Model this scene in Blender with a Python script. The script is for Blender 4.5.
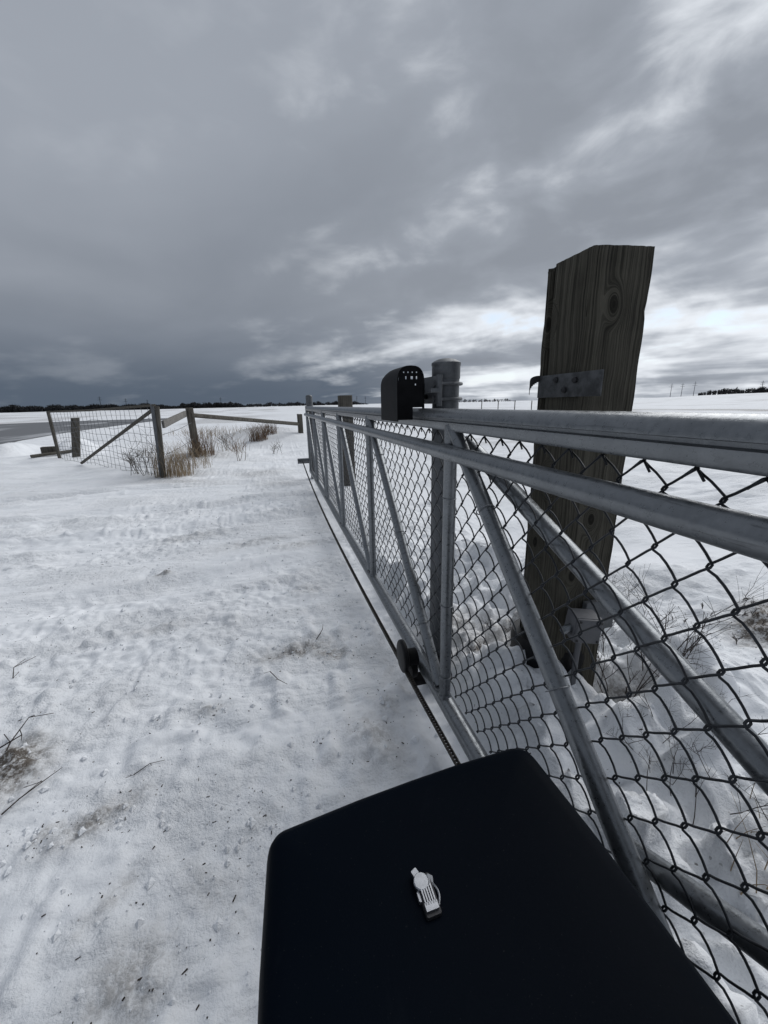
import bpy, math, random
import numpy as np
from mathutils import Matrix, Vector
R = math.radians
scene = bpy.context.scene
for o in list(bpy.data.objects):
    bpy.data.objects.remove(o)

# ------------------------------------------------------------------ camera
cam_data = bpy.data.cameras.new('camera')
cam = bpy.data.objects.new('camera', cam_data)
scene.collection.objects.link(cam)
cam_data.sensor_fit = 'VERTICAL'
cam_data.sensor_height = 36.0
cam_data.lens = 36.0 * 395.0 / 1024.0
cam_data.clip_start = 0.02
cam_data.clip_end = 9000
EYE = Vector((0, 0, 1.25))
_r = Vector((0.96488, -0.26190, -0.02024)).normalized()
_f = Vector((0.24741, 0.93198, -0.26496)).normalized()
_u = _r.cross(_f).normalized()
m = Matrix((( _r.x, _u.x, -_f.x), (_r.y, _u.y, -_f.y), (_r.z, _u.z, -_f.z))).to_4x4()
m.translation = EYE
cam.matrix_world = m
scene.camera = cam
scene.render.resolution_x = 768
scene.render.resolution_y = 1024

# ------------------------------------------------------------------ sky + sun
SUN_AZ, SUN_EL = R(60), R(42)          # azimuth from +Y towards +X
world = bpy.data.worlds.new('World')
scene.world = world
world.use_nodes = True


class NT:
    """tiny node-tree helper"""
    def __init__(self, tree):
        self.t = tree
        self.n = tree.nodes
        self.l = tree.links

    def new(self, kind, **kw):
        nd = self.n.new(kind)
        for k, v in kw.items():
            setattr(nd, k, v)
        return nd

    def put(self, nd, sock, v):
        s = nd.inputs[sock]
        if hasattr(v, 'is_output') or isinstance(v, bpy.types.NodeSocket):
            self.l.new(v, s)
        else:
            s.default_value = v

    def math(self, op, a, b=0.0, c=0.0, clamp=False):
        nd = self.new('ShaderNodeMath', operation=op, use_clamp=clamp)
        self.put(nd, 0, a); self.put(nd, 1, b); self.put(nd, 2, c)
        return nd.outputs[0]

    def vmath(self, op, a, b=(0, 0, 0), scale=None):
        nd = self.new('ShaderNodeVectorMath', operation=op)
        self.put(nd, 0, a); self.put(nd, 1, b)
        if scale is not None:
            self.put(nd, 'Scale', scale)
        return nd.outputs['Value'] if op in ('DOT_PRODUCT', 'LENGTH') else nd.outputs[0]

    def comb(self, x, y, z):
        nd = self.new('ShaderNodeCombineXYZ')
        self.put(nd, 0, x); self.put(nd, 1, y); self.put(nd, 2, z)
        return nd.outputs[0]

    def sep(self, v):
        nd = self.new('ShaderNodeSeparateXYZ')
        self.put(nd, 0, v)
        return nd.outputs

    def noise(self, v, scale, detail=4, rough=.55, dist=0.0):
        nd = self.new('ShaderNodeTexNoise')
        self.put(nd, 'Vector', v); self.put(nd, 'Scale', scale); self.put(nd, 'Detail', detail)
        self.put(nd, 'Roughness', rough); self.put(nd, 'Distortion', dist)
        return nd.outputs[0]

    def step(self, v, lo, hi, a=0.0, b=1.0, smooth=True):
        nd = self.new('ShaderNodeMapRange')
        nd.interpolation_type = 'SMOOTHSTEP' if smooth else 'LINEAR'
        self.put(nd, 0, v); self.put(nd, 1, lo); self.put(nd, 2, hi); self.put(nd, 3, a); self.put(nd, 4, b)
        return nd.outputs[0]

    def mix(self, f, a, b):
        nd = self.new('ShaderNodeMix', data_type='RGBA')
        self.put(nd, 0, f)
        self.put(nd, 6, a if not isinstance(a, tuple) else (*a, 1)); self.put(nd, 7, b if not isinstance(b, tuple) else (*b, 1))
        return nd.outputs[2]

    def bump(self, h, strength, dist, normal=None):
        nd = self.new('ShaderNodeBump')
        self.put(nd, 'Height', h); self.put(nd, 'Strength', strength); self.put(nd, 'Distance', dist)
        if normal is not None:
            self.put(nd, 'Normal', normal)
        return nd.outputs[0]


w = NT(world.node_tree)
w.n.clear()
out = w.new('ShaderNodeOutputWorld')
bg = w.new('ShaderNodeBackground')
bg.inputs[1].default_value = 0.1
sky = w.new('ShaderNodeTexSky', sky_type='NISHITA')
sky.sun_disc = False
sky.sun_elevation = SUN_EL
sky.sun_rotation = SUN_AZ
sky.dust_density = 0.3
sky.ozone_density = 2.5
tc = w.new('ShaderNodeTexCoord')
d = tc.outputs['Generated']
dx, dy, dz = w.sep(d)
zc = w.math('MAXIMUM', dz, 0.0)
den = w.math('ADD', zc, 0.13)
px = w.math('DIVIDE', dx, den)
py = w.math('DIVIDE', dy, den)
# cloud-layer coordinates turned so that the bands run towards azimuth -32 deg
a = R(-32)
along = w.math('ADD', w.math('MULTIPLY', px, math.sin(a)), w.math('MULTIPLY', py, math.cos(a)))
across = w.math('SUBTRACT', w.math('MULTIPLY', px, math.cos(a)), w.math('MULTIPLY', py, math.sin(a)))
SEED = 52.0
pc = w.comb(w.math('MULTIPLY', along, 0.72), across, SEED)
pb = w.comb(w.math('MULTIPLY', along, 0.75), across, SEED + 3.7)
n_big = w.noise(pb, 0.45, 3, .5, .2)
n_mid = w.noise(pc, 1.05, 4, .5, .2)
puff = w.vmath('MULTIPLY', d, (1.0, 1.0, 2.1))
n_fine = w.noise(w.vmath('ADD', puff, (SEED, 0, 0)), 6.2, 6, .52, .3)
# how far towards the sun's azimuth the view goes
sunward = w.vmath('DOT_PRODUCT', d, (math.sin(SUN_AZ), math.cos(SUN_AZ), 0.0))
right = w.step(sunward, 0.42, 1.0)
low = w.step(zc, 0.34, 0.04)
tone = w.math('ADD', w.math('MULTIPLY', n_big, 0.6), w.math('MULTIPLY', n_mid, 0.4))
tone = w.step(tone, 0.30, 0.70)
# cloud body (x10 because the background strength is 0.1)
body = w.mix(tone, (1.72, 1.92, 2.25), (2.55, 2.78, 3.18))
body = w.mix(w.math('MULTIPLY', right, .6), body, (3.15, 3.40, 3.82))
# thick, dark layer far off on the horizon, thinning towards the sun
dark = w.math('MULTIPLY', w.step(zc, 0.24, 0.02), w.step(sunward, 0.96, 0.60))
body = w.mix(w.math('MULTIPLY', dark, .92), body, (0.62, 0.83, 1.15))
# thinner, brighter places, mostly low down towards the sun
thin = w.math('ADD', w.math('MULTIPLY', n_mid, .62), w.math('MULTIPLY', n_fine, .38))
glow = w.step(w.vmath('DOT_PRODUCT', d, (math.sin(SUN_AZ) * math.cos(SUN_EL), math.cos(SUN_AZ) * math.cos(SUN_EL), math.sin(SUN_EL))), .90, 1.0)
bias = w.math('ADD', w.math('ADD', w.math('MULTIPLY', right, .012), w.math('MULTIPLY', w.math('MULTIPLY', low, w.step(sunward, .58, .98)), .115)), w.math('MULTIPLY', glow, .10))
thin = w.math('ADD', thin, bias)
thin_m = w.step(thin, 0.525, 0.70)
shade = w.math('MULTIPLY', w.step(thin, 0.56, 0.44), w.math('MULTIPLY', right, .60))
body = w.mix(shade, body, (1.6, 1.76, 2.04))
body = w.mix(w.math('MULTIPLY', thin_m, w.step(sunward, .35, .85, .10, .88)), body, (6.9, 7.2, 7.6))
# gaps with blue sky behind
gap = w.math('MULTIPLY', w.step(thin, 0.64, 0.72), w.step(sunward, .6, .95, .0, .5))
gap = w.math('MULTIPLY', gap, w.math('MULTIPLY', w.step(n_fine, .42, .58), w.step(zc, .02, .09, .15, 1.0)))
col = w.mix(gap, body, sky.outputs[0])
w.l.new(col, bg.inputs[0])
w.l.new(bg.outputs[0], out.inputs[0])

sun_data = bpy.data.lights.new('sun', 'SUN')
sun_data.energy = 1.5
sun_data.angle = R(50)
sun_data.color = (1.0, .995, .985)
sun = bpy.data.objects.new('sun', sun_data)
scene.collection.objects.link(sun)
sd = Vector((math.sin(SUN_AZ) * math.cos(SUN_EL), math.cos(SUN_AZ) * math.cos(SUN_EL), math.sin(SUN_EL)))
sun.rotation_euler = (-sd).to_track_quat('-Z', 'Y').to_euler()
sun.location = sd * 50

scene.render.engine = 'CYCLES'
vs = scene.view_settings
vs.view_transform = 'Standard'
vs.look = 'None'
vs.exposure = 0.42
vs.gamma = 1.0
vs.use_curve_mapping = False

# ------------------------------------------------------------------ materials
def material(name):
    mt = bpy.data.materials.new(name)
    mt.use_nodes = True
    t = NT(mt.node_tree)
    b = t.n['Principled BSDF']
    tcn = t.new('ShaderNodeTexCoord')
    return mt, t, b, tcn.outputs['Object']


def galvanised(name, c0, c1, rough, metallic, spots=.25):
    mt, t, b, co = material(name)
    n1 = t.noise(co, 14, 5, .6)
    n2 = t.noise(co, 90, 3, .6)
    f = t.step(t.math('ADD', t.math('MULTIPLY', n1, .5), t.math('MULTIPLY', n2, .5)), .25, .75)
    c = t.mix(f, c0, c1)
    scr = t.noise(t.vmath('MULTIPLY', co, (60, 4, 60)), 1.0, 5, .7, .6)
    c = t.mix(t.math('MULTIPLY', t.step(scr, .60, .72), spots), c, (.05, .052, .055))
    t.put(b, 'Base Color', c)
    t.put(b, 'Metallic', metallic)
    t.put(b, 'Roughness', t.step(n2, .3, .7, rough - .04, rough + .10))
    t.put(b, 'Normal', t.bump(t.math('ADD', n2, t.math('MULTIPLY', scr, .6)), .25, .002))
    return mt


def plain(name, c, rough=.6, metallic=0.0, var=.25, scale=20, bump=.2, bdist=.002, spec=.5):
    mt, t, b, co = material(name)
    n = t.noise(co, scale, 5, .6)
    lo = tuple(x * (1 - var) for x in c)
    hi = tuple(x * (1 + var) for x in c)
    t.put(b, 'Base Color', t.mix(t.step(n, .35, .65), lo, hi))
    t.put(b, 'Roughness', rough)
    t.put(b, 'Metallic', metallic)
    t.put(b, 'Specular IOR Level', spec)
    if bump:
        t.put(b, 'Normal', t.bump(t.noise(co, scale * 4, 4, .6), bump, bdist))
    return mt


def wood(name, dark_c, light_c, knots=(), grain=70.0):
    """weathered timber, grain along local Z, knots given as (u, v) on the faces"""
    mt, t, b, co = material(name)
    x, y, z = t.sep(co)
    u = t.math('SUBTRACT', x, y)
    warp = t.math('MULTIPLY', t.math('SUBTRACT', t.noise(co, 5, 3, .5), .5), .03)
    u = t.math('ADD', u, warp)
    knotmask = None
    for ku, kv in knots:
        du = t.math('SUBTRACT', u, ku)
        dv = t.math('MULTIPLY', t.math('SUBTRACT', z, kv), .62)
        r2 = t.math('ADD', t.math('MULTIPLY', du, du), t.math('MULTIPLY', dv, dv))
        r = t.math('SQRT', r2)
        near = t.step(r, .052, .012)
        u = t.math('ADD', t.math('MULTIPLY', u, t.math('SUBTRACT', 1.0, near)), t.math('MULTIPLY', t.math('MULTIPLY', r, 1.0), near))
        k = t.step(r, .015, .011)
        knotmask = k if knotmask is None else t.math('MAXIMUM', knotmask, k)
    gv = t.comb(t.math('MULTIPLY', u, grain), t.math('MULTIPLY', z, 1.6), 0.0)
    g = t.noise(gv, 1.0, 5, .62)
    fine = t.noise(t.comb(t.math('MULTIPLY', u, grain * 5), t.math('MULTIPLY', z, 5), 0.0), 1.0, 3, .6)
    blot = t.noise(co, 9, 4, .6)
    val = t.math('ADD', t.math('MULTIPLY', g, .62), t.math('ADD', t.math('MULTIPLY', fine, .23), t.math('MULTIPLY', blot, .15)))
    c = t.mix(t.step(val, .31, .67), dark_c, light_c)
    crk = t.noise(t.comb(t.math('MULTIPLY', u, grain * 1.4), t.math('MULTIPLY', z, .9), 4.0), 1.0, 2, .5, .3)
    crack = t.step(crk, .665, .70)
    c = t.mix(t.math('MULTIPLY', crack, .85), c, (.004, .0038, .0034))
    val = t.math('SUBTRACT', val, t.math('MULTIPLY', crack, .6))
    if knotmask is not None:
        c = t.mix(t.math('MULTIPLY', knotmask, .75), c, tuple(v * .45 for v in dark_c))
    t.put(b, 'Base Color', c)
    t.put(b, 'Roughness', .9)
    t.put(b, 'Specular IOR Level', .15)
    t.put(b, 'Normal', t.bump(val, .9, .006))
    return mt


M = {}
M['galv'] = galvanised('galvanised_pipe', (.135, .145, .155), (.215, .227, .24), .30, .7, .75)
M['galv_dark'] = galvanised('weathered_galvanised', (.070, .076, .084), (.150, .158, .168), .5, .45)
M['wire'] = plain('fabric_wire', (.022, .025, .030), .5, .4, .4, 30, 0)
M['tie'] = plain('tie_wire', (.20, .21, .225), .45, .6, .2, 30, 0)
M['black'] = plain('black_steel', (.0045, .0045, .0055), .6, 0, .3, 30, .1, spec=.14)
M['black_plastic'] = plain('black_plastic', (.0055, .0058, .007), .5, 0, .3, 18, .15, spec=.22)
mt, t, b, co = material('navy_moulded_plastic')
cn1 = t.noise(co, 7, 5, .6)
dust = t.step(t.noise(co, 340, 2, .5), .70, .76)
sme = t.step(t.noise(t.vmath('MULTIPLY', co, (9, 3.2, 9)), 1.0, 6, .66, .8), .56, .74)
cc = t.mix(cn1, (.0010, .0026, .0056), (.0019, .0040, .0078))
cc = t.mix(t.math('MULTIPLY', sme, .30), cc, (.012, .015, .020))
cc = t.mix(t.math('MULTIPLY', dust, t.math('MULTIPLY', cn1, .16)), cc, (.12, .12, .12))
t.put(b, 'Base Color', cc)
t.put(b, 'Roughness', t.step(sme, 0, 1, .50, .72))
t.put(b, 'Specular IOR Level', .026)
t.put(b, 'Normal', t.bump(t.noise(co, 420, 3, .6), .25, .0006))
M['cover'] = mt
M['operator'] = plain('operator_body', (.010, .012, .017), .6, 0, .25, 9, .2)
M['chrome'] = plain('bright_metal', (.36, .37, .39), .32, .9, .08, 200, 0)
M['slot'] = plain('slot_shadow_metal', (.022, .022, .025), .5, .2, .1, 50, 0)
M['chain'] = plain('oiled_chain', (.020, .017, .014), .45, .5, .5, 60, 0)
M['rust'] = plain('rusty_steel', (.075, .05, .038), .7, .2, .4, 40, .3)
M['plate'] = plain('worn_steel_plate', (.085, .088, .092), .5, .5, .35, 30, .3)
M['box'] = plain('grey_plastic_box', (.105, .108, .118), .55, 0, .1, 25, .1)
M['wood'] = wood('weathered_timber', (.012, .0112, .0092), (.112, .105, .085), knots=((.083, 1.515), (-.178, 1.49), (-.11, .98), (-.15, .74), (.10, .86), (.05, .66)), grain=165.0)
M['wood2'] = wood('grey_fence_timber', (.035, .032, .027), (.15, .14, .122))
M['wood3'] = wood('silver_rail_timber', (.09, .085, .078), (.26, .25, .235))
M['twig'] = plain('dark_twig', (.030, .020, .016), .8, 0, .4, 30, 0)
M['weed'] = plain('grey_weed_stem', (.085, .072, .060), .85, 0, .4, 12, 0)
M['straw'] = plain('dry_straw', (.27, .205, .13), .8, 0, .35, 6, 0)
M['rust_grass'] = plain('russet_grass', (.13, .078, .045), .85, 0, .35, 6, 0)
M['tree'] = plain('bare_wood_far', (.012, .013, .015), .95, 0, .4, .1, 0)
M['soil'] = plain('dark_soil', (.035, .027, .021), .95, 0, .5, 30, .6, .01)

# snow: white with fine relief; the dirt attribute marks soiled places
mt, t, b, co = material('snow')
at = t.new('ShaderNodeAttribute', attribute_name='dirt')
dirt = at.outputs['Fac']
n1 = t.noise(co, 2.2, 6, .6)
n2 = t.noise(co, 26, 6, .65)
n3 = t.noise(co, 110, 4, .65)
n4 = t.noise(co, .35, 5, .6)
base = t.mix(t.step(n1, .3, .7), (.765, .785, .812), (.850, .864, .885))
base = t.mix(t.math('MULTIPLY', t.step(n4, .52, .70), .10), base, (.52, .52, .53))
dm = t.math('MULTIPLY', dirt, t.step(t.math('ADD', t.math('MULTIPLY', n2, .6), t.math('MULTIPLY', n3, .4)), .40, .60))
base = t.mix(t.math('MULTIPLY', t.math('MINIMUM', dirt, 1.0), .42), base, (.34, .315, .28))
base = t.mix(t.math('MINIMUM', t.math('MULTIPLY', dm, .95), .92), base, (.075, .058, .042))
speck = t.math('MULTIPLY', t.step(t.noise(co, 60, 2, .5), .715, .745), t.step(n1, .42, .6, .15, .85))
base = t.mix(speck, base, (.11, .095, .08))
t.put(b, 'Base Color', base)
t.put(b, 'Roughness', .75)
t.put(b, 'Specular IOR Level', .25)
n5 = t.noise(co, 7, 8, .72, .4)
h = t.math('ADD', t.math('MULTIPLY', n2, .75), t.math('ADD', t.math('MULTIPLY', n3, .4), t.math('MULTIPLY', n5, .6)))
crust = t.step(t.noise(t.vmath('MULTIPLY', co, (.7, 1.5, 1)), 1.1, 5, .6, .3), .40, .64, .12, .9)
t.put(b, 'Normal', t.bump(t.math('MULTIPLY', h, crust), .9, .031))
M['snow'] = mt

mt, t, b, co = material('wet_asphalt_with_snow_film')
n = t.noise(t.vmath('MULTIPLY', co, (.25, .05, 1)), 1.0, 6, .6)
t.put(b, 'Base Color', t.mix(t.step(n, .52, .66), (.13, .135, .145), (.42, .43, .45)))
t.put(b, 'Roughness', .7)
M['road'] = mt


# ------------------------------------------------------------------ mesh helpers
class MB:
    def __init__(self):
        self.v = []; self.f = []

    def add(self, vs, fs):
        k = len(self.v)
        self.v += [tuple(p) for p in vs]
        self.f += [tuple(i + k for i in q) for q in fs]
        return self

    def box(self, c, s, rot=None, bev=0.0):
        hx, hy, hz = (q / 2 for q in s)
        bx = min(bev, hx * .9, hy * .9, hz * .9)
        vs = []; fs = []
        if bx <= 0:
            for z in (-hz, hz):
                vs += [(-hx, -hy, z), (hx, -hy, z), (hx, hy, z), (-hx, hy, z)]
            fs = [(3, 2, 1, 0), (4, 5, 6, 7), (0, 1, 5, 4), (1, 2, 6, 5), (2, 3, 7, 6), (3, 0, 4, 7)]
        else:
            def ring(e, z):
                return [(-hx + e, -hy, z), (hx - e, -hy, z), (hx, -hy + e, z), (hx, hy - e, z),
                        (hx - e, hy, z), (-hx + e, hy, z), (-hx, hy - e, z), (-hx, -hy + e, z)]
            def ring2(z):
                e = bx
                return [(-hx + e, -hy + e * .3, z), (hx - e, -hy + e * .3, z), (hx - e * .3, -hy + e, z), (hx - e * .3, hy - e, z),
                        (hx - e, hy - e * .3, z), (-hx + e, hy - e * .3, z), (-hx + e * .3, hy - e, z), (-hx + e * .3, -hy + e, z)]
            vs = ring2(-hz) + ring(bx, -hz + bx) + ring(bx, hz - bx) + ring2(hz)
            for k in range(3):
                for i in range(8):
                    j = (i + 1) % 8
                    fs.append((k * 8 + i, k * 8 + j, k * 8 + 8 + j, k * 8 + 8 + i))
            fs.append(tuple(range(7, -1, -1))); fs.append(tuple(range(24, 32)))
        c = Vector(c)
        if rot is not None:
            vs = [rot @ Vector(p) for p in vs]
        return self.add([Vector(p) + c for p in vs], fs)

    def tube(self, pts, r, n=8, cap=True):
        pts = [Vector(p) for p in pts]
        k = len(pts)
        rr = r if isinstance(r, (list, tuple)) else [r] * k
        t0 = (pts[1] - pts[0]).normalized()
        ref = Vector((0, 0, 1)) if abs(t0.z) < .9 else Vector((1, 0, 0))
        nrm = (ref - t0 * ref.dot(t0)).normalized()
        vs = []
        for i, p in enumerate(pts):
            tg = (pts[min(i + 1, k - 1)] - pts[max(i - 1, 0)])
            tg = tg.normalized() if tg.length > 1e-9 else t0
            nrm = nrm - tg * nrm.dot(tg)
            nrm = nrm.normalized() if nrm.length > 1e-6 else tg.orthogonal().normalized()
            bi = tg.cross(nrm)
            for q in range(n):
                an = 2 * math.pi * q / n
                vs.append(p + (nrm * math.cos(an) + bi * math.sin(an)) * rr[i])
        fs = []
        for i in range(k - 1):
            for q in range(n):
                z = (q + 1) % n
                fs.append((i * n + q, i * n + z, i * n + n + z, i * n + n + q))
        if cap:
            fs.append(tuple(range(n - 1, -1, -1)))
            fs.append(tuple(range((k - 1) * n, k * n)))
        return self.add(vs, fs)

    def lathe(self, c, prof, n=24):
        """prof: list of (radius, z) from bottom to top, closed at both ends"""
        c = Vector(c); vs = []; fs = []
        for r, z in prof:
            for q in range(n):
                an = 2 * math.pi * q / n
                vs.append(c + Vector((r * math.cos(an), r * math.sin(an), z)))
        for i in range(len(prof) - 1):
            for q in range(n):
                j = (q + 1) % n
                fs.append((i * n + q, i * n + j, i * n + n + j, i * n + n + q))
        fs.append(tuple(range(n - 1, -1, -1)))
        fs.append(tuple(range((len(prof) - 1) * n, len(prof) * n)))
        return self.add(vs, fs)

    def extrude(self, poly, axis_pts):
        """poly: function giving the ring of points at each station"""
        vs = []; fs = []
        n = None
        for s in axis_pts:
            ring = poly(s); n = len(ring); vs += ring
        for i in range(len(axis_pts) - 1):
            for q in range(n):
                j = (q + 1) % n
                fs.append((i * n + q, i * n + j, i * n + n + j, i * n + n + q))
        fs.append(tuple(range(n - 1, -1, -1)))
        fs.append(tuple(range((len(axis_pts) - 1) * n, len(axis_pts) * n)))
        return self.add(vs, fs)


COL = scene.collection


def base_of(parent):
    p = Vector((0, 0, 0))
    while parent is not None:
        p += Vector(parent.location); parent = parent.parent
    return p


def build(name, mb, mat, parent=None, loc=None, smooth=True):
    """one mesh object; vertices are given in world space"""
    off = Vector(loc) if (parent is None and loc is not None) else base_of(parent)
    me = bpy.data.meshes.new(name)
    me.from_pydata([(p[0] - off.x, p[1] - off.y, p[2] - off.z) for p in mb.v], [], mb.f)
    me.materials.append(mat)
    if smooth:
        me.shade_smooth()
        me.set_sharp_from_angle(angle=R(38))
    me.update()
    o = bpy.data.objects.new(name, me)
    COL.objects.link(o)
    if parent is not None:
        o.parent = parent
    elif loc is not None:
        o.location = loc
    return o


def tag(o, label, cat, group=None, kind=None):
    if label: o['label'] = label
    if cat: o['category'] = cat
    if group: o['group'] = group
    if kind: o['kind'] = kind
    return o


def thing(name, label, cat, loc, group=None):
    o = bpy.data.objects.new(name, None)
    o.empty_display_size = .1
    COL.objects.link(o)
    o.location = loc
    return tag(o, label, cat, group)


# ------------------------------------------------------------------ terrain
def vnoise(x, y, seed):
    xi = np.floor(x).astype(np.int64); yi = np.floor(y).astype(np.int64)
    xf = x - xi; yf = y - yi
    u = xf * xf * xf * (xf * (xf * 6 - 15) + 10); v = yf * yf * yf * (yf * (yf * 6 - 15) + 10)
    def hsh(i, j):
        n = (i * 374761393 + j * 668265263 + seed * 1274126177) & 0xFFFFFFFF
        n = ((n ^ (n >> 13)) * 1274126177) & 0xFFFFFFFF
        n = ((n ^ (n >> 16)) * 2246822519) & 0xFFFFFFFF
        return ((n ^ (n >> 15)) & 0xFFFFFF) / float(0xFFFFFF)
    a_ = hsh(xi, yi); b_ = hsh(xi + 1, yi); c_ = hsh(xi, yi + 1); d_ = hsh(xi + 1, yi + 1)
    return (a_ * (1 - u) + b_ * u) * (1 - v) + (c_ * (1 - u) + d_ * u) * v - .5


def sst(x, lo, hi):
    t_ = np.clip((x - lo) / (hi - lo), 0, 1)
    return t_ * t_ * (3 - 2 * t_)


def blob(x, y, cx, cy, rx, ry, rot=0.0):
    c, s = math.cos(rot), math.sin(rot)
    X = (x - cx) * c + (y - cy) * s; Y = -(x - cx) * s + (y - cy) * c
    return np.exp(-((X / rx) ** 2 + (Y / ry) ** 2))


rng = random.Random(7)
PATCH = [  # soiled, scraped places on the snow: x, y, rx, ry, rot, dirt, height
    (-1.03, 1.47, .09, .12, .3, 1.5, .035), (.02, 1.92, .20, .06, .15, .85, -.035), (.19, 1.83, .10, .06, -.3, .85, -.03),
    (-.66, 1.17, .12, .045, .5, .75, -.008), (-.80, 1.16, .05, .03, .5, .6, 0), (-.925, 3.18, .07, .05, .2, .8, .006),
    (-.43, .71, .09, .10, 0, .55, -.012), (-.375, 1.56, .07, .03, 0, .45, 0), (-.52, .92, .10, .03, .9, .35, 0),
    (.26, 1.20, .09, .13, .3, .42, .02), (.35, 1.36, .05, .08, .3, .36, .01), (-.28, .86, .05, .14, .8, .25, .0), (-.15, 1.02, .05, .04, 0, .25, 0),
    (-.3, 3.7, .35, .12, .2, .34, 0), (.1, 3.5, .25, .10, .1, .36, 0), (-.9, 4.1, .3, .1, .2, .26, 0), (.12, 2.6, .12, .08, .2, .3, 0), (-.75, 2.35, .16, .06, .2, .28, .01),
    (-1.6, 7.3, .8, .25, -.3, .42, 0), (.0, 6.9, .45, .3, 0, .35, 0), (-.35, 7.8, .5, .35, .2, .38, 0),
    (2.27, 1.20, .13, .10, .3, 1.7, -.02), (2.50, 1.24, .22, .14, .2, 1.7, -.02), (1.75, 1.75, .5, .2, .5, .22, 0), (1.17, 1.0, .13, .09, 0, .9, -.04), (.98, 1.5, .28, .16, .3, .7, 0),
    (.80, 1.7, .16, .12, 0, .8, 0), (.85, 1.35, .13, .055, -.5, 1.4, 0), (.95, 1.26, .09, .05, -.5, 1.3, 0), (.76, 1.22, .05, .05, 0, .5, 0), (1.35, .92, .10, .12, 0, .55, -.03),
    (1.25, .42, .16, .10, 0, .45, 0), (-1.9, 8.1, .5, .4, 0, .6, 0), (-1.8, 10.2, .8, .6, 0, .7, 0), (-.6, 17, 1.2, 2.5, 0, .8, .15),
]


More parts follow.
